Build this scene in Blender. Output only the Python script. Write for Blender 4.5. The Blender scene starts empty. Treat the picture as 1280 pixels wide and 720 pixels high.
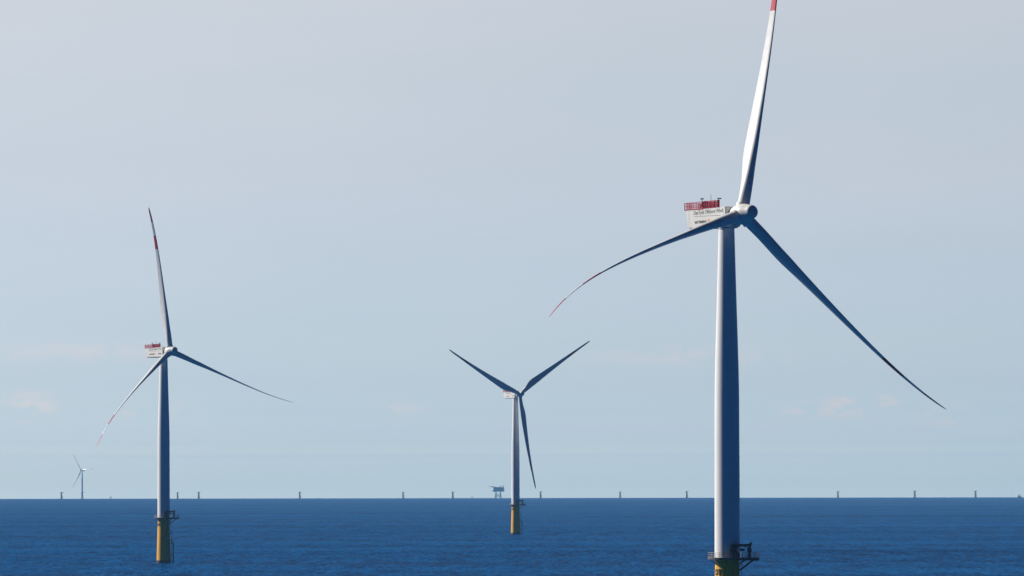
import bpy, math, random
from mathutils import Matrix, Vector
random.seed(7)
R = math.radians
SC = bpy.context.scene
COL = SC.collection

# ------------------------------------------------------------------ camera
FPX = 8750.0            # focal length in pixels of the 1280 px wide photograph (a long tele lens)
CAM_H = 35.6            # camera height over the water
EARTH = 7.4e6           # earth radius with ordinary refraction
PITCH = 1.541
ROLL = -0.09
cam = bpy.data.cameras.new('camera')
cam.sensor_width = 36.0
cam.lens = FPX / 1280.0 * 36.0
cam.clip_start = 5.0
cam.clip_end = 120000.0
cam_o = bpy.data.objects.new('camera', cam)
COL.objects.link(cam_o)
cam_o.matrix_world = Matrix.Translation((0, 0, CAM_H)) @ Matrix.Rotation(R(90 + PITCH), 4, 'X') @ Matrix.Rotation(R(ROLL), 4, 'Z')
SC.camera = cam_o

# ------------------------------------------------------------------ light
SUN_EL = 32.0
SUN_AZ = -66.5          # degrees clockwise from +Y: the sun stands left of and a little behind the turbines
sd = Vector((math.sin(R(SUN_AZ)) * math.cos(R(SUN_EL)), math.cos(R(SUN_AZ)) * math.cos(R(SUN_EL)), math.sin(R(SUN_EL))))
sun = bpy.data.lights.new('sun', 'SUN')
sun.energy = 5.0
sun.angle = R(0.5)
sun.color = (1.0, 0.94, 0.84)
sun_o = bpy.data.objects.new('sun', sun)
COL.objects.link(sun_o)
sun_o.rotation_euler = sd.to_track_quat('Z', 'Y').to_euler()
sun_o.location = (0, 0, 500)

SC.view_settings.view_transform = 'Standard'
SC.view_settings.look = 'None'
SC.view_settings.exposure = 0.32
SC.view_settings.gamma = 1.0
SC.view_settings.use_curve_mapping = False
SC.cycles.use_denoising = True
SC.cycles.max_bounces = 6
SC.cycles.volume_bounces = 1
SC.cycles.sample_clamp_indirect = 4.0

W = bpy.data.worlds.new('World')
SC.world = W
W.use_nodes = True
nt = W.node_tree
for n in list(nt.nodes): nt.nodes.remove(n)
N = nt.nodes.new
L = nt.links.new
out = N('ShaderNodeOutputWorld'); bg = N('ShaderNodeBackground')
bg.inputs['Strength'].default_value = 0.1
sky = N('ShaderNodeTexSky'); sky.sky_type = 'NISHITA'; sky.sun_disc = False
sky.sun_elevation = R(SUN_EL); sky.sun_rotation = R(SUN_AZ)
sky.altitude = 30; sky.air_density = 1.0; sky.dust_density = 1.0; sky.ozone_density = 1.5
tc = N('ShaderNodeTexCoord'); sep = N('ShaderNodeSeparateXYZ')
L(tc.outputs['Generated'], sep.inputs[0])
def wmath(op, a, b=None, clamp=False):
    m = N('ShaderNodeMath'); m.operation = op; m.use_clamp = clamp
    for i, v in enumerate((a, b)):
        if v is None: continue
        if isinstance(v, (int, float)): m.inputs[i].default_value = v
        else: L(v, m.inputs[i])
    return m.outputs[0]
def wramp(fac, stops):
    r = N('ShaderNodeValToRGB'); e = r.color_ramp.elements
    while len(e) < len(stops): e.new(0.5)
    for el, (p, c) in zip(e, stops): el.position = p; el.color = (*c, 1)
    L(fac, r.inputs[0]); return r.outputs[0]
def wmix(kind, fac, a, b):
    m = N('ShaderNodeMix'); m.data_type = 'RGBA'; m.blend_type = kind; m.clamp_result = False
    if isinstance(fac, (int, float)): m.inputs[0].default_value = fac
    else: L(fac, m.inputs[0])
    for s, v in ((m.inputs[6], a), (m.inputs[7], b)):
        if isinstance(v, tuple): s.default_value = (*v, 1)
        else: L(v, s)
    return m.outputs[2]
# sky tint added to keep shaded paint dark: deep blue behind camera, untinted ahead
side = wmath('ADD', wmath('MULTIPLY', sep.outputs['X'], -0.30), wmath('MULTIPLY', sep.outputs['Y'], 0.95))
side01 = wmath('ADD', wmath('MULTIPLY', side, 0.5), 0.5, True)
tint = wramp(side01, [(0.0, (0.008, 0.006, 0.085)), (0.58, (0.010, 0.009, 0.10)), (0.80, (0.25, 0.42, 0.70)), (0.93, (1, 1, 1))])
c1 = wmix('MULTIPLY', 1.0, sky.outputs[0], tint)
# the low band of sky: bluish at the sea line, paler and warmer upwards
BAND = [(0.0, (2.319, 2.68, 3.127)), (0.0382, (2.319, 2.68, 3.127)), (0.0451, (2.221, 2.532, 2.885)), (0.0519, (2.251, 2.603, 2.874)), (0.0576, (2.22, 2.5, 2.905)), (0.0622, (2.226, 2.507, 2.864)), (0.0668, (1.986, 2.281, 2.689)), (0.0731, (1.515, 1.848, 2.42)), (0.0816, (1.336, 1.641, 2.325)), (0.0959, (1.12, 1.454, 2.134)), (0.1159, (1.006, 1.282, 1.936)), (0.1616, (0.904, 1.108, 1.684)), (0.2187, (0.879, 0.993, 1.45)), (0.2758, (0.906, 0.941, 1.283)), (0.3329, (0.922, 0.921, 1.171)), (0.3898, (1.008, 0.929, 1.102)), (1.0, (1.004, 0.965, 1.051))]
elev = wmath('MULTIPLY', wmath('ADD', sep.outputs['Z'], 0.01), 5.0, True)
band = wramp(elev, BAND)
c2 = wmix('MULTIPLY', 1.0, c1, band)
# low far clouds
mp = N('ShaderNodeMapping'); mp.inputs['Scale'].default_value = (230, 230, 560)
L(tc.outputs['Generated'], mp.inputs[0])
no = N('ShaderNodeTexNoise'); no.inputs['Scale'].default_value = 1.0; no.inputs['Detail'].default_value = 6; no.inputs['Roughness'].default_value = 0.55
L(mp.outputs[0], no.inputs[0])
cl = wramp(no.outputs[0], [(0.42, (0, 0, 0)), (0.55, (1, 1, 1))])
ratio = wmath('DIVIDE', sep.outputs['X'], sep.outputs['Y'])
def bump1(v, c, w):                       # soft hump of half width w around c
    return wmath('SUBTRACT', 1.0, wmath('ABSOLUTE', wmath('DIVIDE', wmath('SUBTRACT', v, c), w)), True)
spots = None
for cx, cz, wx, wz, k in ((0.0425, 0.0096, .0048, .0018, .9), (0.0475, 0.0102, .0035, .0018, .9), (0.0532, 0.0103, .0028, .0016, .8), (0.047, 0.0093, .011, .0014, .6), (-0.0690, 0.0100, .0050, .0026, .9), (0.0620, 0.0085, .006, .002, .4), (-0.016, 0.0095, .006, .002, .35), (-0.051, .0093, .009, .002, .4), (0.024, 0.017, .02, .002, .25), (-0.06, 0.0178, .02, .002, .3)):
    q = wmath('MULTIPLY', wmath('MULTIPLY', bump1(ratio, cx, wx), bump1(sep.outputs['Z'], cz, wz)), 2.2 * k, True)
    spots = q if spots is None else wmath('MAXIMUM', spots, q)
front = wmath('GREATER_THAN', sep.outputs['Y'], 0.0)
fac = wmath('MULTIPLY', wmath('MULTIPLY', spots, cl), front)
veil = N('ShaderNodeTexNoise'); veil.inputs['Scale'].default_value = 1.0; veil.inputs['Detail'].default_value = 4
mp2 = N('ShaderNodeMapping'); mp2.inputs['Scale'].default_value = (14, 14, 60)
L(tc.outputs['Generated'], mp2.inputs[0]); L(mp2.outputs[0], veil.inputs[0])
vl = wramp(veil.outputs[0], [(0.3, (0.975, 0.985, 0.99)), (0.7, (1.03, 1.01, 1.005))])
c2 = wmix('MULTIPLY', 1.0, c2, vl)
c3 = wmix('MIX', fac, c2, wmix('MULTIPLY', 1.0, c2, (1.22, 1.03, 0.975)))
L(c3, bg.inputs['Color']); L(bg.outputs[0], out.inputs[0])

# ------------------------------------------------------------------ helpers
def px_to_world(px, py, dist):
    """point at horizontal distance dist that the photograph shows at pixel (px, py) of 1280x720"""
    v = Vector(((px - 640) / FPX, (360 - py) / FPX, -1.0))
    d = cam_o.matrix_world.to_3x3() @ v
    return Vector((0, 0, CAM_H)) + d * (dist / d.y)
def sea_z(x, y): return -(x * x + y * y) / (2 * EARTH)

class MB:
    def __init__(s): s.v = []; s.f = []; s.sm = []
    def add(s, vs, fs, smooth=False):
        o = len(s.v); s.v += [tuple(v) for v in vs]
        s.f += [tuple(i + o for i in f) for f in fs]; s.sm += [smooth] * len(fs)
        return s
    def box(s, x0, x1, y0, y1, z0, z1):
        return s.add([(x, y, z) for z in (z0, z1) for x, y in ((x0, y0), (x1, y0), (x1, y1), (x0, y1))],
              [(3, 2, 1, 0), (4, 5, 6, 7), (0, 1, 5, 4), (1, 2, 6, 5), (2, 3, 7, 6), (3, 0, 4, 7)])
    def bar(s, a, b, w, h=None, up=(0, 0, 1)):
        h = h or w; a = Vector(a); b = Vector(b); d = (b - a).normalized()
        u = Vector(up)
        if abs(d.dot(u)) > 0.98: u = Vector((1, 0, 0))
        x = d.cross(u).normalized(); y = x.cross(d)
        vs = [p + x * sx * w / 2 + y * sy * h / 2 for p in (a, b) for sx, sy in ((-1, -1), (1, -1), (1, 1), (-1, 1))]
        return s.add(vs, [(3, 2, 1, 0), (4, 5, 6, 7), (0, 1, 5, 4), (1, 2, 6, 5), (2, 3, 7, 6), (3, 0, 4, 7)])
    def tube(s, a, b, r, r2=None, n=10, caps=True):
        r2 = r if r2 is None else r2
        a = Vector(a); b = Vector(b); d = (b - a).normalized()
        u = Vector((0, 0, 1)) if abs(d.z) < 0.98 else Vector((1, 0, 0))
        x = d.cross(u).normalized(); y = x.cross(d)
        vs = [p + (x * math.cos(t) + y * math.sin(t)) * q for p, q in ((a, r), (b, r2)) for t in [2 * math.pi * i / n for i in range(n)]]
        s.add(vs, [(i, i + n, (i + 1) % n + n, (i + 1) % n) for i in range(n)], True)
        if caps: s.add(vs, [tuple(range(n)), tuple(range(2 * n - 1, n - 1, -1))])
        return s
    def path(s, pts, r, n=8, closed=False):
        k = len(pts)
        for i in range(k if closed else k - 1): s.tube(pts[i], pts[(i + 1) % k], r, n=n)
        return s
    def lathe(s, prof, axis='Z', n=48, caps=True):
        vs = []
        for r, z in prof:
            for i in range(n):
                t = 2 * math.pi * i / n
                vs.append((r * math.cos(t), r * math.sin(t), z) if axis == 'Z' else (z, r * math.cos(t), r * math.sin(t)))
        fs = [(k * n + i, k * n + (i + 1) % n, (k + 1) * n + (i + 1) % n, (k + 1) * n + i) for k in range(len(prof) - 1) for i in range(n)]
        s.add(vs, fs, True)
        if caps:
            m = len(prof) - 1
            s.add(vs, [tuple(range(n - 1, -1, -1)), tuple(range(m * n, m * n + n))])
        return s
    def mesh(s, name, mat):
        m = bpy.data.meshes.new(name); m.from_pydata(s.v, [], s.f)
        m.polygons.foreach_set('use_smooth', s.sm)
        m.update(); m.set_sharp_from_angle(angle=R(40))
        if mat: m.materials.append(mat)
        return m

def link(name, data, parent=None, mat4=None):
    o = bpy.data.objects.new(name, data); COL.objects.link(o)
    if parent: o.parent = parent
    if mat4 is not None: o.matrix_local = mat4
    return o
def tag(o, label=None, cat=None, group=None, kind=None):
    if label: o['label'] = label
    if cat: o['category'] = cat
    if group: o['group'] = group
    if kind: o['kind'] = kind
    return o

# ------------------------------------------------------------------ materials
def newmat(name):
    m = bpy.data.materials.new(name); m.use_nodes = True
    return m, m.node_tree, m.node_tree.nodes['Principled BSDF']
def paint(name, col, rough=0.4, dirt=0.12, scale=0.6, metal=0.0, streak=True, dirtcol=None):
    m, t, b = newmat(name)
    b.inputs['Specular IOR Level'].default_value = 0.25; b.inputs['Roughness'].default_value = rough; b.inputs['Metallic'].default_value = metal
    tc = t.nodes.new('ShaderNodeTexCoord'); mp = t.nodes.new('ShaderNodeMapping')
    mp.inputs['Scale'].default_value = (scale, scale, scale * (0.12 if streak else 1))
    n = t.nodes.new('ShaderNodeTexNoise'); n.inputs['Scale'].default_value = 1.5; n.inputs['Detail'].default_value = 6
    t.links.new(tc.outputs['Object'], mp.inputs[0]); t.links.new(mp.outputs[0], n.inputs[0])
    r = t.nodes.new('ShaderNodeValToRGB'); e = r.color_ramp.elements
    dc = dirtcol or tuple(c * (1 - dirt * 2.2) for c in col)
    e[0].position = 0.3; e[0].color = (*dc, 1); e[1].position = 0.62; e[1].color = (*col, 1)
    t.links.new(n.outputs[0], r.inputs[0]); t.links.new(r.outputs[0], b.inputs['Base Color'])
    return m
M_white = paint('light_grey_paint', (0.79, 0.78, 0.75), 0.42, 0.03)
M_spinner = paint('spinner_shell', (0.66, 0.66, 0.63), 0.42, 0.03)
M_nacelle = paint('nacelle_shell', (0.78, 0.76, 0.70), 0.45, 0.03)
M_yellow = paint('yellow_paint', (0.86, 0.46, 0.015), 0.5, 0.10)
M_steel = paint('galvanised_steel', (0.30, 0.29, 0.27), 0.55, 0.15, metal=0.3)
M_dark = paint('dark_grating', (0.07, 0.07, 0.075), 0.6, 0.15)
M_crane = paint('dark_crane_paint', (0.022, 0.024, 0.035), 0.5, 0.1)
M_red = paint('red_rail_paint', (0.50, 0.03, 0.05), 0.5, 0.1)
M_text = paint('grey_lettering', (0.14, 0.14, 0.15), 0.5, 0.0)
M_black = paint('black_lettering', (0.015, 0.015, 0.018), 0.5, 0.0)
M_orange = paint('orange_emblem', (0.80, 0.30, 0.02), 0.5, 0.0)
M_pale = paint('pale_emblem', (0.85, 0.70, 0.55), 0.5, 0.0)
M_topside = paint('topside_blue', (0.04, 0.12, 0.24), 0.6, 0.1)
M_hull = paint('vessel_white', (0.75, 0.75, 0.75), 0.4, 0.05)
# blade: light grey with two red warning bands, in the blade's own coordinates (z = radius)
M_blade, t, b = newmat('blade_gelcoat')
b.inputs['Roughness'].default_value = 0.33
tc = t.nodes.new('ShaderNodeTexCoord'); sp = t.nodes.new('ShaderNodeSeparateXYZ'); dv = t.nodes.new('ShaderNodeMath')
dv.operation = 'DIVIDE'; dv.inputs[1].default_value = 62.0
t.links.new(tc.outputs['Object'], sp.inputs[0]); t.links.new(sp.outputs['Z'], dv.inputs[0])
r = t.nodes.new('ShaderNodeValToRGB'); r.color_ramp.interpolation = 'CONSTANT'; e = r.color_ramp.elements
Wc, Rc = (0.70, 0.70, 0.68, 1), (0.50, 0.018, 0.025, 1)
e[0].position = 0; e[0].color = Wc; e[1].position = 42.9 / 62; e[1].color = Rc
for p, c in ((48.9, Wc), (54.6, Rc)): q = e.new(p / 62); q.color = c
n = t.nodes.new('ShaderNodeTexNoise'); n.inputs['Scale'].default_value = 0.8; n.inputs['Detail'].default_value = 5
t.links.new(tc.outputs['Object'], n.inputs[0])
r2 = t.nodes.new('ShaderNodeValToRGB'); r2.color_ramp.elements[0].position = .3; r2.color_ramp.elements[0].color = (.9, .9, .89, 1); r2.color_ramp.elements[1].position = .6
t.links.new(n.outputs[0], r2.inputs[0])
mx = t.nodes.new('ShaderNodeMix'); mx.data_type = 'RGBA'; mx.blend_type = 'MULTIPLY'; mx.inputs[0].default_value = 1
t.links.new(dv.outputs[0], r.inputs[0]); t.links.new(r.outputs[0], mx.inputs[6]); t.links.new(r2.outputs[0], mx.inputs[7])
t.links.new(mx.outputs[2], b.inputs['Base Color'])
# transition piece: yellow with a dark fouled band at the water line
M_tp, t, b = newmat('yellow_foundation_paint')
b.inputs['Roughness'].default_value = 0.45
tc = t.nodes.new('ShaderNodeTexCoord'); sp = t.nodes.new('ShaderNodeSeparateXYZ')
t.links.new(tc.outputs['Object'], sp.inputs[0])
mp = t.nodes.new('ShaderNodeMapping'); mp.inputs['Scale'].default_value = (1, 1, .1)
t.links.new(tc.outputs['Object'], mp.inputs[0])
n = t.nodes.new('ShaderNodeTexNoise'); n.inputs['Scale'].default_value = 1.2; n.inputs['Detail'].default_value = 6
t.links.new(mp.outputs[0], n.inputs[0])
r = t.nodes.new('ShaderNodeValToRGB'); e = r.color_ramp.elements
e[0].position = .32; e[0].color = (.68, .33, .008, 1); e[1].position = .6; e[1].color = (.88, .45, .008, 1)
t.links.new(n.outputs[0], r.inputs[0])
ad = t.nodes.new('ShaderNodeMath'); ad.operation = 'MULTIPLY_ADD'; ad.inputs[1].default_value = 1.4
t.links.new(n.outputs[0], ad.inputs[0]); t.links.new(sp.outputs['Z'], ad.inputs[2])
mr = t.nodes.new('ShaderNodeMapRange'); mr.inputs[1].default_value = 1.7; mr.inputs[2].default_value = 2.3
t.links.new(ad.outputs[0], mr.inputs[0])
mx = t.nodes.new('ShaderNodeMix'); mx.data_type = 'RGBA'; mx.inputs[6].default_value = (.02, .022, .015, 1)
t.links.new(mr.outputs[0], mx.inputs[0]); t.links.new(r.outputs[0], mx.inputs[7]); t.links.new(mx.outputs[2], b.inputs['Base Color'])

# ------------------------------------------------------------------ sea
def make_sea():
    m, t, b = newmat('sea_water')
    b.inputs['Base Color'].default_value = (0.003, 0.048, 0.185, 1)
    b.inputs['Roughness'].default_value = 0.30
    b.inputs['IOR'].default_value = 1.03
    b.inputs['Specular IOR Level'].default_value = 0.03
    tc = t.nodes.new('ShaderNodeTexCoord')
    def noise(sx, sy, scale, det, rot=0, rough=.55):
        mp = t.nodes.new('ShaderNodeMapping'); mp.inputs['Scale'].default_value = (sx, sy, 1); mp.inputs['Rotation'].default_value = (0, 0, R(rot))
        t.links.new(tc.outputs['Object'], mp.inputs[0])
        n = t.nodes.new('ShaderNodeTexNoise'); n.inputs['Scale'].default_value = scale; n.inputs['Detail'].default_value = det; n.inputs['Roughness'].default_value = rough
        t.links.new(mp.outputs[0], n.inputs[0]); return n.outputs[0]
    def mth(op, a, b_, c=None):
        q = t.nodes.new('ShaderNodeMath'); q.operation = op
        for i, v in enumerate((a, b_, c)):
            if v is None: continue
            if isinstance(v, (int, float)): q.inputs[i].default_value = v
            else: t.links.new(v, q.inputs[i])
        return q.outputs[0]
    wav = noise(1, .25, 0.35, 5, 6, .6)
    chop = noise(1, .10, 0.06, 3, -8, .5)
    h = mth('ADD', mth('MULTIPLY', wav, 2.0), mth('MULTIPLY', chop, 3.0))
    bp = t.nodes.new('ShaderNodeBump'); bp.inputs['Strength'].default_value = 1.0; bp.inputs['Distance'].default_value = 1.0
    t.links.new(h, bp.inputs['Height']); t.links.new(bp.outputs[0], b.inputs['Normal'])
    # ripple light and shade painted into the water colour; wind lanes also vary roughness
    tone = mth('ADD', mth('MULTIPLY', noise(1, .14, 0.40, 4, 3, .8), .66), mth('ADD', mth('MULTIPLY', noise(1, .16, 0.06, 5, 0, .7), .30), mth('MULTIPLY', noise(.25, 1, 0.0035, 5, 5), .24)))
    cr = t.nodes.new('ShaderNodeValToRGB'); e = cr.color_ramp.elements
    e[0].position = .495; e[0].color = (.0003, .009, .038, 1); e[1].position = .67; e[1].color = (.0008, .084, .250, 1)
    q = e.new(.56); q.color = (.0003, .034, .130, 1)
    t.links.new(tone, cr.inputs[0]); t.links.new(cr.outputs[0], b.inputs['Base Color'])
    lane = noise(.25, 1, 0.004, 5, 4)
    mr = t.nodes.new('ShaderNodeMapRange'); mr.inputs[1].default_value = .35; mr.inputs[2].default_value = .65
    mr.inputs[3].default_value = .36; mr.inputs[4].default_value = .42
    t.links.new(lane, mr.inputs[0]); t.links.new(mr.outputs[0], b.inputs['Roughness'])
    vs = [(0, 0, 0)]; fs = []; n = 360
    rad = [50.0]
    while rad[-1] < 40000: rad.append(rad[-1] + max(50.0, min(250.0, rad[-1] * .08)))
    for r_ in rad:
        for i in range(n):
            a = 2 * math.pi * i / n
            vs.append((r_ * math.sin(a), r_ * math.cos(a), -r_ * r_ / (2 * EARTH)))
    for i in range(n): fs.append((0, 1 + (i + 1) % n, 1 + i))
    for k in range(len(rad) - 1):
        for i in range(n):
            a = 1 + k * n + i; c = 1 + k * n + (i + 1) % n
            fs.append((a, c, c + n, a + n))
    mb = MB(); mb.add(vs, fs, True)
    me = bpy.data.meshes.new('sea'); me.from_pydata(vs, [], fs); me.polygons.foreach_set('use_smooth', [True] * len(fs)); me.update()
    me.materials.append(m)
    return tag(link('sea', me), kind='structure')
make_sea()

# ------------------------------------------------------------------ haze: one closed box of even air round everything
def make_haze():
    m = bpy.data.materials.new('haze_air'); m.use_nodes = True
    t = m.node_tree
    for n in list(t.nodes): t.nodes.remove(n)
    o = t.nodes.new('ShaderNodeOutputMaterial'); v = t.nodes.new('ShaderNodeVolumePrincipled')
    v.inputs['Color'].default_value = (0.29, 0.61, 0.93, 1)
    v.inputs['Density'].default_value = 2.6e-5
    v.inputs['Anisotropy'].default_value = 0.0
    t.links.new(v.outputs[0], o.inputs['Volume'])
    mb = MB(); mb.box(-41000, 41000, -41000, 41000, -112, 156)
    h = link('haze', mb.mesh('haze', m)); tag(h, kind='stuff')
    return h
make_haze()

# ------------------------------------------------------------------ turbine meshes (shared by the copies)
DECK = 19.0
def naca(xc, tc_):
    return 5 * tc_ * (.2969 * math.sqrt(xc) - .1260 * xc - .3516 * xc ** 2 + .2843 * xc ** 3 - .1036 * xc ** 4)
def lerp_tab(tab, x):
    for (x0, y0), (x1, y1) in zip(tab, tab[1:]):
        if x <= x1:
            f = max(0, (x - x0) / (x1 - x0)); return y0 + (y1 - y0) * f
    return tab[-1][1]
CH = [(1.5, 2.4), (3.5, 2.45), (6, 2.85), (9, 3.6), (12, 4.1), (14, 4.15), (18, 3.8), (24, 3.2), (32, 2.5), (40, 1.9), (48, 1.4), (54, 1.12), (57.5, .92), (59.6, .75), (60.5, .5), (61, .15)]
TH = [(1.5, 1.0), (3.5, .98), (6, .78), (9, .52), (12, .40), (18, .31), (26, .25), (40, .20), (60, .17)]
TW = [(1.5, 8), (9, 8), (14, 6.5), (22, 4), (34, 2), (48, .5), (60, -.5)]
def blade_mesh(bend, pw, sag, sweep, name):
    rs = [1.5, 2.2, 3, 4, 5.2, 6.5, 8, 9.5, 11, 12.5, 14, 16, 18, 20.5, 23] + [23 + 2 * i for i in range(1, 15)] + [52.5, 54, 55.5, 57, 58.2, 59.2, 60, 60.6, 61]
    n = 28; vs = []
    for r_ in rs:
        c = lerp_tab(CH, r_); th = lerp_tab(TH, r_); tw = R(lerp_tab(TW, r_))
        blend = min(1, max(0, (r_ - 3) / 9)); blend = blend * blend * (3 - 2 * blend)
        ax = .5 * (1 - blend) + .30 * blend
        u = r_ / 60; off = bend * u ** pw - sag * u * u; sw = sweep * u * u
        for i in range(n):
            a = 2 * math.pi * i / n
            xc = .5 - .5 * math.cos(a)
            sgn = 1 if a <= math.pi else -1
            camb = .03 * math.sin(math.pi * xc)
            ya = sgn * naca(xc, th) - camb
            yc = math.sin(a) * .5 * (1 if r_ < 3.5 else max(th, .5))
            yy = (yc * (1 - blend) + ya * blend) * c
            cx = (ax - xc) * c                     # leading edge towards +Y, pressure side towards +X
            x = yy; y = cx
            vs.append((x * math.cos(tw) + y * math.sin(tw) + off, -x * math.sin(tw) + y * math.cos(tw) + sw, r_))
    fs = [(k * n + i, k * n + (i + 1) % n, (k + 1) * n + (i + 1) % n, (k + 1) * n + i) for k in range(len(rs) - 1) for i in range(n)]
    mb = MB(); mb.add(vs, fs, True)
    mb.add(vs, [tuple(range(n)), tuple(range(len(rs) * n - 1, (len(rs) - 1) * n - 1, -1))])
    m = bpy.data.meshes.new(name); m.from_pydata(mb.v, [], mb.f); m.polygons.foreach_set('use_smooth', mb.sm)
    m.update(); m.set_sharp_from_angle(angle=R(60)); m.materials.append(M_blade)
    return m

def text_mesh(body, size, mat, depth=.02, bold=0.0, width=None):
    cu = bpy.data.curves.new('lettering', 'FONT'); cu.body = body; cu.size = size; cu.extrude = depth; cu.offset = bold
    cu.align_x = 'LEFT'; cu.resolution_u = 4
    o = bpy.data.objects.new('tmp', cu); COL.objects.link(o)
    dg = bpy.context.evaluated_depsgraph_get(); dg.update()
    me = bpy.data.meshes.new_from_object(o.evaluated_get(dg))
    bpy.data.objects.remove(o); bpy.data.curves.remove(cu)
    me.materials.clear(); me.materials.append(mat)
    xs = [v.co.x for v in me.vertices]
    if width:
        k = width / (max(xs) - min(xs)); x0 = min(xs)
        for v in me.vertices: v.co.x = (v.co.x - x0) * k
    return me

MESH = {}
def M(key, fn):
    if key not in MESH: MESH[key] = fn()
    return MESH[key]

def tower_me():
    prof = [(2.62, DECK + .02), (2.62, DECK + .22), (2.58, DECK + .24), (2.56, 36), (2.572, 36.01), (2.572, 36.12), (2.55, 36.13), (2.50, 52), (2.48, 54), (2.40, 58),
            (2.12, 68), (2.132, 68.01), (2.132, 68.12), (2.11, 68.13), (1.86, 77), (1.62, 86.2), (1.80, 86.22), (1.80, 86.50)]
    return MB().lathe(prof, n=64).mesh('tower', M_white)
def tp_me():
    prof = [(3.05, -6), (3.0, 0), (2.85, 5), (2.62, 13), (2.50, 17), (2.48, DECK - .36), (2.62, DECK - .34), (2.62, DECK - .30)]
    mb = MB().lathe(prof, n=56)
    return mb.mesh('foundation', M_tp)
def deck_outline(r_=4.0):
    """round deck about the tower with a square laydown bay towards +X"""
    pts = []
    a0 = math.asin(2.6 / r_)
    k = 22
    for i in range(k + 1):
        a = a0 + (2 * math.pi - 2 * a0) * i / k
        pts.append((r_ * math.cos(a), r_ * math.sin(a)))
    return [(6.45, 2.6)] + pts + [(6.45, -2.6)]
def deck_me():
    o = deck_outline(); n = len(o); mb = MB()
    inn = [(2.66 * math.cos(math.atan2(y, x)), 2.66 * math.sin(math.atan2(y, x))) for x, y in o]
    vs = [(x, y, z) for z in (DECK - .28, DECK) for x, y in o] + [(x, y, z) for z in (DECK - .28, DECK) for x, y in inn]
    fs = []
    for i in range(n):
        j = (i + 1) % n
        fs += [(i, j, n + j, n + i), (n + i, n + j, 3 * n + j, 3 * n + i), (j, i, 2 * n + i, 2 * n + j), (2 * n + j, 2 * n + i, 3 * n + i, 3 * n + j)]
    mb.add(vs, fs)
    return mb.mesh('deck', M_dark)
def rail_me():
    o = [Vector((x * .985, y * .985, DECK)) for x, y in deck_outline()]; mb = MB(); n = len(o)
    for i in range(n):
        a, c = o[i], o[(i + 1) % n]
        k = max(1, round((c - a).length / .95))
        for q in range(k):
            p = a.lerp(c, q / k); mb.tube(p, p + Vector((0, 0, 1.15)), .035, n=6)
        for z in (.40, .78, 1.15): mb.tube(a + Vector((0, 0, z)), c + Vector((0, 0, z)), .03, n=6)
        mb.bar(a + Vector((0, 0, .08)), c + Vector((0, 0, .08)), .02, .15)
    return mb.mesh('railing', M_steel)
def brace_list():
    res = []
    for y in (-1.9, 1.9):
        res.append(MB().tube((2.2, y * .55, DECK - 2.7), (5.4, y, DECK - .32), .14).mesh('deck_brace', M_crane))
        res.append(MB().tube((2.3, y * .5, DECK - 1.3), (3.7, y * .9, DECK - .32), .10).mesh('deck_brace', M_crane))
        res.append(MB().bar((2.5, y, DECK - .38), (6.4, y, DECK - .38), .16, .2).mesh('deck_beam', M_crane))
    for k in range(8):
        a = R(60 + 240 * k / 7)
        res.append(MB().tube((2.5 * math.cos(a), 2.5 * math.sin(a), DECK - 1.1), (3.7 * math.cos(a), 3.7 * math.sin(a), DECK - .3), .07, n=6).mesh('deck_brace', M_crane))
    return res
def crane_me():
    mb = MB()
    mb.tube((4.45, -1.7, DECK), (4.45, -1.7, DECK + 1.3), .36, .32).tube((4.45, -1.7, DECK + 1.3), (4.45, -1.7, DECK + 1.42), .50)
    mb.box(4.0, 4.9, -2.1, -1.3, DECK + 1.42, DECK + 2.05)
    mb.bar((4.45, -1.7, DECK + 2.0), (4.8, -1.7, DECK + 3.25), .5, .46)
    mb.bar((4.45, -1.7, DECK + 2.0), (4.15, -1.7, DECK + 2.8), .4, .4)
    return mb.mesh('crane_post', M_crane)
def boom_me():
    mb = MB()
    mb.bar((4.75, -1.7, DECK + 3.0), (4.1, -1.85, DECK + 2.62), .3, .34)
    mb.bar((4.3, -1.8, DECK + 2.66), (.7, -2.95, DECK + 2.6), .34, .52)
    mb.bar((2.2, -2.47, DECK + 2.30), (.7, -2.95, DECK + 2.1), .3, .5)
    mb.tube((4.2, -1.8, DECK + 1.8), (3.3, -2.1, DECK + 2.5), .09)
    mb.box(2.5, 3.5, -2.5, -1.95, DECK + 1.5, DECK + 1.98)
    mb.tube((2.7, -2.25, DECK + 2.0), (2.7, -2.25, DECK + 2.5), .05, n=6)
    return mb.mesh('crane_boom', M_crane)
def cabinet_me():
    mb = MB()
    mb.box(.45, 1.85, -3.45, -2.75, DECK + .02, DECK + 1.95).box(1.8, 2.5, -3.0, -2.3, DECK + .02, DECK + 1.2)
    mb.box(.5, 1.8, -3.5, -2.7, DECK + 1.95, DECK + 2.03)
    return mb.mesh('switch_cabinet', M_crane)
def landing_me():
    mb = MB()
    for y in (-.95, .95):
        mb.tube((4.05, y, -3), (4.05, y, 8.6), .24, n=12); mb.tube((4.05, y, 8.6), (3.0, y * .9, 9.6), .24, n=12)
        for z in (.9, 3.4, 5.9, 8.2): mb.tube((2.6, y * .9, z), (4.05, y, z), .16)
    for z in (2.1, 4.6, 7.1): mb.tube((4.05, -.95, z), (4.05, .95, z), .1)
    return mb.mesh('boat_landing', M_tp)
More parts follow.
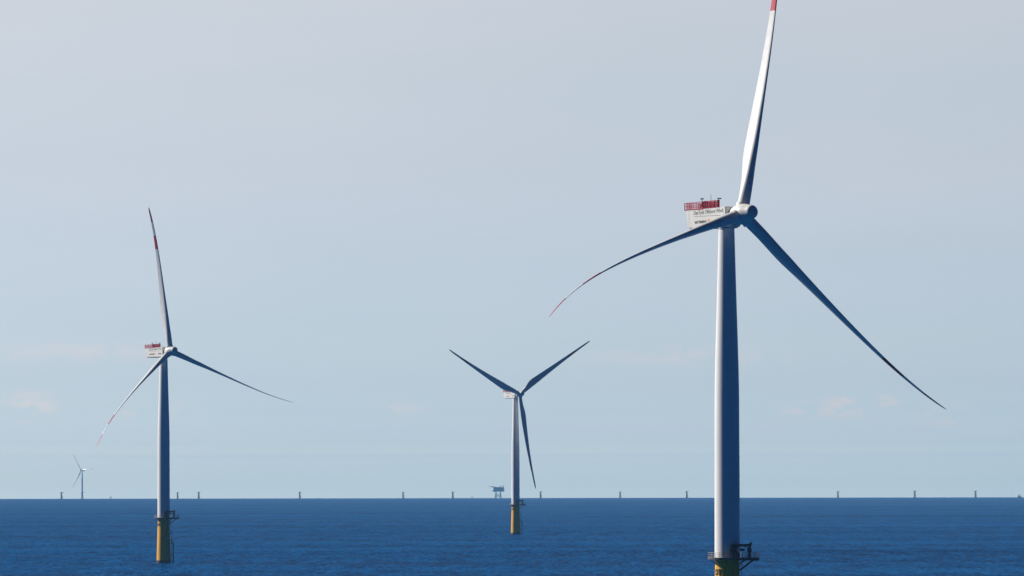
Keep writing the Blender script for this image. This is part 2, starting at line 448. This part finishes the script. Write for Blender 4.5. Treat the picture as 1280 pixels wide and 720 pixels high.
def ladder_me():
    mb = MB()
    for y in (-.3, .3):
        mb.tube((3.35, y, -2), (3.35, y, 12.8), .05, n=6); mb.tube((2.95, y, 12.6), (2.95, y, DECK - .3), .05, n=6)
    for k in range(46): z = -.8 + .3 * k; mb.tube((3.35, -.3, z), (3.35, .3, z), .025, n=5)
    for k in range(20): z = 12.6 + .3 * k; mb.tube((2.95, -.3, z), (2.95, .3, z), .025, n=5)
    mb.box(2.55, 3.9, -1.1, 1.1, 12.3, 12.42)
    for x, y in ((3.85, -1.05), (3.85, 1.05), (3.0, -1.05), (3.0, 1.05)): mb.tube((x, y, 12.4), (x, y, 13.5), .04, n=6)
    for a, c in (((3.0, -1.05), (3.85, -1.05)), ((3.85, -1.05), (3.85, 1.05)), ((3.85, 1.05), (3.0, 1.05))):
        for z in (12.95, 13.5): mb.tube((*a, z), (*c, z), .035, n=6)
    return mb.mesh('ladder', M_dark)
def jtube_me():
    mb = MB()
    for a in (-62, -40):
        c, s_ = math.cos(R(a)), math.sin(R(a))
        mb.tube((3.3 * c, 3.3 * s_, -3), (2.85 * c, 2.85 * s_, DECK - .4), .16)
        for z in (4, 9, 14): q = 3.3 - .45 * z / DECK; mb.tube((2.4 * c, 2.4 * s_, z), (q * c, q * s_, z), .09, n=6)
    return mb.mesh('cable_tube', M_tp)
def bracket_me():
    mb = MB()
    mb.add([(.85, -2.6, 11.2), (1.1, -2.6, 11.2), (.7, -3.15, 10.0), (1.35, -3.1, 10.0), (.7, -2.5, 10.0), (1.35, -2.4, 10.0)],
           [(0, 1, 3, 2), (0, 2, 4), (1, 5, 3), (2, 3, 5, 4)])
    return mb.mesh('bracket', M_hull)
def id_text_me():
    """foundation lettering wrapped round the yellow cylinder"""
    me = text_mesh('DT', 1.75, M_black, .01, .03, 1.75)
    for v in me.vertices:
        s_, z = v.co.x, v.co.y
        rr = 2.60 + (.012 if v.co.z > 0 else -.06)
        a = R(200) + s_ / 2.6          # runs clockwise as seen from outside
        v.co = (rr * math.cos(a), rr * math.sin(a), DECK - 3.45 + z)
    return me

# nacelle in its own frame: +X upwind, tower axis at 0, z from the water
NB, NT = 86.55, 90.65
def nacelle_me():
    prof = [(-10.2, NB), (2.1, NB), (2.3, NB + .4), (2.3, NT - .25), (2.05, NT), (-11.0, NT - .40), (-11.15, NT - .6), (-10.5, NB + .35)]
    n = len(prof); w = 2.0; ch = .22
    rings = []
    cx = sum(p[0] for p in prof) / n; cz = sum(p[1] for p in prof) / n
    vs = []
    for y, k in ((-w, .0), (-w + ch, ch), (w - ch, ch), (w, .0)):
        for x, z in prof:
            q = 1.0 if k else .965
            vs.append((cx + (x - cx) * (q if not k else 1), y, cz + (z - cz) * (q if not k else 1)))
    fs = [tuple(range(n)), tuple(range(4 * n - 1, 3 * n - 1, -1))]
    for r_ in range(3):
        for i in range(n): j = (i + 1) % n; fs.append((r_ * n + j, r_ * n + i, (r_ + 1) * n + i, (r_ + 1) * n + j))
    mb = MB().add(vs, fs)
    return mb.mesh('nacelle', M_nacelle)
def undertray_me():
    return MB().box(-9.9, 1.6, -1.7, 1.7, NB - .22, NB - .004).mesh('undertray', M_dark)
def seam_me():
    return [MB().box(x - .02, x + .02, -2.012, -1.995, NB + .25, NT - .45).mesh('panel_seam', M_text) for x in (-9.9, 1.55)]
def hatch_me():
    return MB().lathe([(1.55, 1.9), (1.62, 2.3), (1.62, 3.05), (1.45, 3.1), (1.45, 3.5)], axis='X', n=40).mesh('main_bearing_collar', M_dark)
def fence_me(x0, x1, step, y0=-2.04, y1=2.04, solid=.5):
    mb = MB(); z0 = NT - .42; z1 = z0 + 1.5
    sl = lambda x: .030 * (x + 11)
    for y in (y0, y1):
        k = int((x1 - x0) / step)
        for i in range(k + 1):
            x = x0 + (x1 - x0) * i / k
            mb.box(x - step * solid / 2, x + step * solid / 2, y - .02, y + .02, z0 + sl(x), z1 + sl(x))
        for zz in (.05, .75, 1.46):
            mb.bar((x0, y, z0 + zz + sl(x0)), (x1, y, z0 + zz + sl(x1)), .05, .07)
    return mb
def hoist_me():
    mb = fence_me(-11.3, -5.3, .50, solid=.40)
    z0 = NT - .42; z1 = z0 + 1.5
    for x in (-11.3, -5.3):
        s_ = .03 * (x + 11)
        for i in range(10):
            y = -2.04 + 4.08 * i / 9
            mb.box(x - .02, x + .02, y - .05, y + .05, z0 + s_, z1 + s_)
        for zz in (0, .75, 1.46): mb.bar((x, -2.04, z0 + zz + s_), (x, 2.04, z0 + zz + s_), .07, .09)
    mb.box(-11.4, -5.2, -2.06, 2.06, z0 + .03, z0 + .12)
    return mb.mesh('hoist_platform', M_red)
def roofrail_me():
    mb = fence_me(-5.1, .1, .52, y0=-2.04, y1=-1.9, solid=.30)
    return mb.mesh('roof_railing', M_red)
def cooler_me():
    z0 = NT - .15
    return [MB().box(x0, x1, -1.95, y1, z0, z0 + h).box(x0 - .04, x1 + .04, -1.98, y1 + .03, z0 + h, z0 + h + .05).mesh('roof_equipment', M_crane)
            for x0, x1, y1, h in ((-5.0, -4.3, -1.5, 1.42), (-3.05, -2.35, -1.3, .85), (-.75, -.35, -1.5, 1.5), (-3.9, -3.6, -1.6, 1.1), (-1.7, -1.55, -1.7, 1.3))]
def mast_list():
    z0 = NT
    return [MB().tube((-2.7, -1.9, z0), (-2.7, -1.9, z0 + 2.6), .045, n=6).mesh('antenna', M_crane),
            MB().tube((-5.4, -2.1, z0 + .1), (-5.4, -2.1, z0 + 1.75), .07, n=6).box(-5.7, -5.1, -2.3, -1.9, z0 + 1.65, z0 + 1.9).mesh('wind_sensor', M_crane),
            MB().tube((.1, -2.1, z0 - .05), (.1, -2.1, z0 + 1.65), .07, n=6).box(-.1, .75, -2.3, -1.9, z0 + 1.55, z0 + 1.78).mesh('wind_sensor', M_crane)]
def spinner_me():
    prof = [(1.45, -1.9), (1.85, -1.8), (2.03, -1.3), (2.05, .7), (1.98, 1.3), (1.78, 1.95), (1.55, 2.6), (1.42, 3.15), (1.37, 3.4), (1.27, 3.62), (1.05, 3.80), (.65, 3.92), (.05, 3.97)]
    return MB().lathe(prof, axis='X', n=48).mesh('spinner', M_spinner)
def collar_me():
    return MB().lathe([(1.38, 1.35), (1.40, 2.3), (1.27, 2.34)], n=36).mesh('blade_collar', M_white)

def line_me(): return MB().box(-8.2, .6, -2.022, -1.99, NT - 1.80, NT - 1.74).mesh('underline', M_text)
def side_text(body, size, mat, x0, z0, width, bold=0):
    me = text_mesh(body, size, mat, .012, bold, width)
    for v in me.vertices:
        x, z = v.co.x, v.co.y
        v.co = (x0 + x, -2.004 - v.co.z * .5 - .006, z0 + z + .030 * x)
    return me
def emblem_parts():
    ring = MB(); n = 24
    cx, cz = -3.25, NB + 1.25
    def disk(mb, r0, r1, a0, a1, y):
        vs = []; k = 16
        for i in range(k + 1):
            a = a0 + (a1 - a0) * i / k
            vs += [(cx + r0 * math.cos(a), y, cz + r0 * math.sin(a)), (cx + r1 * math.cos(a), y, cz + r1 * math.sin(a))]
        mb.add(vs, [(2 * i, 2 * i + 1, 2 * i + 3, 2 * i + 2) for i in range(k)])
        mb.add([(v[0], v[1] + .015, v[2]) for v in vs], [(2 * i, 2 * i + 2, 2 * i + 3, 2 * i + 1) for i in range(k)])
    disk(ring, .0, .42, R(20), R(230), -2.02)
    return ring.mesh('emblem', M_orange), (lambda q: (disk(q, .0, .42, R(-130), R(20), -2.02), q)[1])(MB()).mesh('emblem', M_pale)

def add_foundation_parts(root, big=True):
    tp = link('foundation', M('tp', tp_me), root)
    link('lettering', M('idt', id_text_me), tp)
    if big: link('bracket', M('bracket', bracket_me), tp)
    if big: link('cable_tube', M('jtube', jtube_me), tp)
    dk = link('deck', M('deck', deck_me), root)
    link('railing', M('rail', rail_me), dk)
    for me in M('brace', brace_list):
        link(me.name.split('.')[0], me, dk)
    link('boat_landing', M('landing', landing_me), root)
    if big: link('ladder', M('ladder', ladder_me), root)
    if big:
        cr = link('davit_crane', M('crane', crane_me), root)
        link('crane_boom', M('boom', boom_me), cr)
    return tp

def make_turbine(px, dist, theta, az, pitch, label, group, bend=(2.7, 2.7, 2.7), pw=5.0, cone=4.5, g=1.5, sweep=0.0, ovh=5.15, tilt=6.0):
    p = px_to_world(px, 640, dist)
    root = bpy.data.objects.new('wind_turbine', None); COL.objects.link(root)
    root.location = (p.x, dist, sea_z(p.x, dist))
    tag(root, label, 'wind turbine', group)
    add_foundation_parts(root)
    link('tower', M('tower', tower_me), root)
    link('switch_cabinet', M('cabinet', cabinet_me), root)
    yaw = Matrix.Rotation(R(theta - 90), 4, 'Z')
    na = link('nacelle', M('nacelle', nacelle_me), root, yaw)
    link('undertray', M('tray', undertray_me), na)
    for me in M('seam', seam_me): link('panel_seam', me, na)
    link('hoist_platform', M('hoist', hoist_me), na)
    link('roof_railing', M('roofrail', roofrail_me), na)
    for me in M('cooler', cooler_me) + M('mast', mast_list): link(me.name.split('.')[0], me, na)
    link('lettering', M('t1', lambda: side_text('DanTysk Offshore Wind', 1.15, M_text, -8.3, NT - 1.42, 9.6, .012)), na)
    link('lettering', M('t2', lambda: side_text('VATTENFALL', .70, M_black, -8.1, NB + .85, 4.3, .03)), na)
    link('lettering', M('t3', lambda: side_text('SWM', .85, M_black, -1.2, NB + .95, 2.2, .03)), na)
    link('underline', M('line', line_me), na)
    if 'emb' not in MESH: MESH['emb'] = emblem_parts()
    for em in MESH['emb']: link('emblem', em, na)
    ax = Matrix.Translation((0, 0, 88.35)) @ yaw @ Matrix.Rotation(R(-tilt), 4, 'Y')
    link('main_bearing_collar', M('collarx', hatch_me), root, ax)
    rot = ax @ Matrix.Translation((ovh, 0, 0))
    sp = link('spinner', M('spinner', spinner_me), root, rot)
    for k in range(3):
        mt = Matrix.Rotation(R(-(az + 120 * k)), 4, 'X')
        link('blade_collar', M('bcollar', collar_me), sp, mt)
        # the free blades sag a little under their own weight, those lying flat the most
        sag = g * math.sin(R(pitch[k])) * math.sin(R(az + 120 * k))
        link('blade', blade_mesh(bend[k], pw, sag, sweep, 'blade'), root, rot @ mt @ Matrix.Rotation(math.atan(cone / 60), 4, 'Y') @ Matrix.Rotation(R(-pitch[k]), 4, 'Z'))
    return root

G1 = 'wind turbines standing in the sea'
make_turbine(909.0, 1428, 36.4, 13.7, (82.0, 78.0, 72.0), 'largest white wind turbine nearest the camera, its upper blade leaving the top of the picture', G1, g=1.6, tilt=7.2, bend=(3.2, 2.8, 4.6), sweep=.1, cone=5.0)
make_turbine(204.6, 2937, 36.2, -8.2, (76.0, 76.0, 76.0), 'middle-sized wind turbine at left with one blade upright and white nacelle on its left', G1, g=2.4, sweep=1.3, bend=(2.9, 2.7, 3.3), cone=5.4)
make_turbine(644.5, 4435, 31.8, 56.7, (1.0, 1.0, 1.0), 'wind turbine near the centre with two blades in a V and one hanging down', G1, bend=(6.5, 6.5, 6.5), pw=2.0, cone=0.0, g=0.0)
make_turbine(102.6, 21900, -40.0, -34.0, (2.0, 2.0, 2.0), 'tiny hazy wind turbine far off on the horizon at left', G1, bend=(5.0, 5.0, 5.0), pw=2.0, cone=0.0, g=0.0)

# ------------------------------------------------------------------ foundations still without towers, along the horizon
G2 = 'bare turbine foundations along the horizon'
def make_foundation(px, dist, label):
    p = px_to_world(px, 620, dist)
    root = bpy.data.objects.new('turbine_foundation', None); COL.objects.link(root)
    root.location = (p.x, dist, sea_z(p.x, dist))
    tag(root, label, 'foundation', G2)
    add_foundation_parts(root, False)
for a in [(76.7, 20500, 'leftmost bare foundation stump, left of the tiny hazy turbine'),
          (138.5, 34500, 'barely visible foundation top between the tiny hazy turbine and the left big turbine'),
          (221.8, 22000, 'bare foundation stump just right of the left big turbine tower'),
          (248.2, 20500, 'second bare foundation stump right of the left big turbine tower'),
          (374.5, 20800, 'lone bare foundation stump midway between the left turbine and the centre turbine'),
          (503.8, 22000, 'left one of the two bare foundation stumps left of the offshore platform'),
          (565.8, 20500, 'bare foundation stump nearest to the offshore platform on its left'),
          (590.0, 36500, 'barely visible foundation top just left of the offshore platform'),
          (675.5, 20800, 'bare foundation stump just right of the centre turbine, below its hanging blade'),
          (775.0, 22000, 'bare foundation stump midway between the centre turbine and the largest turbine'),
          (858.3, 20000, 'bare foundation stump just left of the largest turbine tower'),
          (1047.2, 21800, 'first bare foundation stump right of the largest turbine tower'),
          (1143.2, 20200, 'bare foundation stump in the middle of the three right of the largest turbine'),
          (1219.2, 20600, 'rightmost bare foundation stump, next to the small far vessel')]:
    make_foundation(*a)

# ------------------------------------------------------------------ offshore platform
def make_platform():
    D = 22500.0; p = px_to_world(622.5, 620, D)
    root = bpy.data.objects.new('offshore_platform', None); COL.objects.link(root)
    z = sea_z(p.x, D); root.location = (p.x, D, z)
    tag(root, 'hazy blue offshore platform on legs with a helideck, left of the centre turbine', 'offshore platform')
    mp = D / FPX
    X = lambda px: (px - 622.5) * mp
    Z = lambda y: (622.6 - y) * mp + .3
    legs = [(X(619.6), -9), (X(620.6), 9), (X(624.9), -9), (X(625.9), 9)]
    for i, (x, y) in enumerate(legs):
        mb = MB(); mb.tube((x * 1.25 - .5, y * 1.2, -6), (x, y, Z(614.4)), 1.15, 1.0)
        link('leg', mb.mesh('leg', M_topside), root)
    mb = MB()
    for (a, c) in ((0, 2), (1, 3), (0, 1), (2, 3)):
        (x0, y0), (x1, y1) = legs[a], legs[c]
        mb.tube((x0, y0, 3), (x1, y1, 12), .45); mb.tube((x1, y1, 3), (x0, y0, 12), .45)
        mb.tube((x0, y0, 13.5), (x1, y1, 13.5), .45)
    link('jacket_brace', mb.mesh('jacket_brace', M_topside), root)
    mb = MB()
    mb.box(X(615.6), X(630.5), -13, 13, Z(614.6), Z(613.0))
    mb.box(X(616.8), X(630.2), -12, 12, Z(613.0) + .01, Z(611.0))
    mb.box(X(617.2), X(630.6), -13, 13, Z(611.0) + .01, Z(610.5))
    mb.box(X(617.5), X(629.8), -12, 12, Z(610.5) + .01, Z(609.2))
    link('topside', mb.mesh('topside', M_topside), root)
    mb = MB()
    hx, hz = X(614.8), Z(608.6)
    k = 8; vs = [(hx + 9 * math.cos(2 * math.pi * (i + .5) / k), 9 * math.sin(2 * math.pi * (i + .5) / k), hz + q) for q in (-.6, 1.2) for i in range(k)]
    mb.add(vs, [tuple(range(k - 1, -1, -1)), tuple(range(k, 2 * k))] + [(i, (i + 1) % k, (i + 1) % k + k, i + k) for i in range(k)])
    for y in (-5, 5): mb.bar((X(617.5), y, Z(610.8)), (hx + 1, y, hz), 1.6); mb.bar((X(617.5), y, Z(609.6)), (hx + 6, y, hz), 1.6)
    link('helideck', mb.mesh('helideck', M_topside), root)
    mb = MB()
    mb.box(X(618.2), X(621.0), -6, 6, Z(609.2) + .01, Z(608.7)).box(X(624.4), X(626.0), -5, 5, Z(609.2) + .01, Z(608.2)).box(X(628.2), X(629.6), -9, -1, Z(609.2) + .01, Z(607.9))
    link('roof_module', mb.mesh('roof_module', M_topside), root)
    mb = MB(); x = X(629.0)
    mb.tube((x, 6, Z(609.2)), (x, 6, Z(607.0)), .7).bar((x, 6, Z(607.6)), (X(624.5), 6, Z(606.9)), .5)
    link('deck_crane', mb.mesh('deck_crane', M_topside), root)
make_platform()

# ------------------------------------------------------------------ small vessel far right
def make_vessel():
    D = 21500.0; p = px_to_world(1274.3, 620, D); mp = D / FPX
    root = bpy.data.objects.new('service_vessel', None); COL.objects.link(root)
    root.location = (p.x, D, sea_z(p.x, D))
    tag(root, 'tiny white vessel with a dark mast on the horizon at far right', 'ship')
    mb = MB(); o = [(-6.5, -2.6), (3.5, -2.6), (7, 0), (3.5, 2.6), (-6.5, 2.6)]; n = 5
    vs = [(x * .88, y * .85, -1) for x, y in o] + [(x, y, 2.2 + (.8 if x > 5 else 0)) for x, y in o]
    mb.add(vs, [tuple(range(4, -1, -1)), tuple(range(5, 10))] + [(i, (i + 1) % n, (i + 1) % n + n, i + n) for i in range(n)])
    link('hull', mb.mesh('hull', M_crane), root)
    mb = MB().box(-4.5, 1.5, -2, 2, 2.22, 5.2).box(-3.4, .8, -1.7, 1.7, 5.22, 7.0)
    link('cabin', mb.mesh('cabin', M_hull), root)
    mb = MB().tube((3.4, 0, 2.2), (3.4, 0, 9.6), .5, .35).tube((-1.3, 0, 7), (-1.3, 0, 9.5), .25).bar((3.4, 0, 9.0), (-1.3, 0, 9.2), .35)
    link('mast', mb.mesh('mast', M_crane), root)
make_vessel()
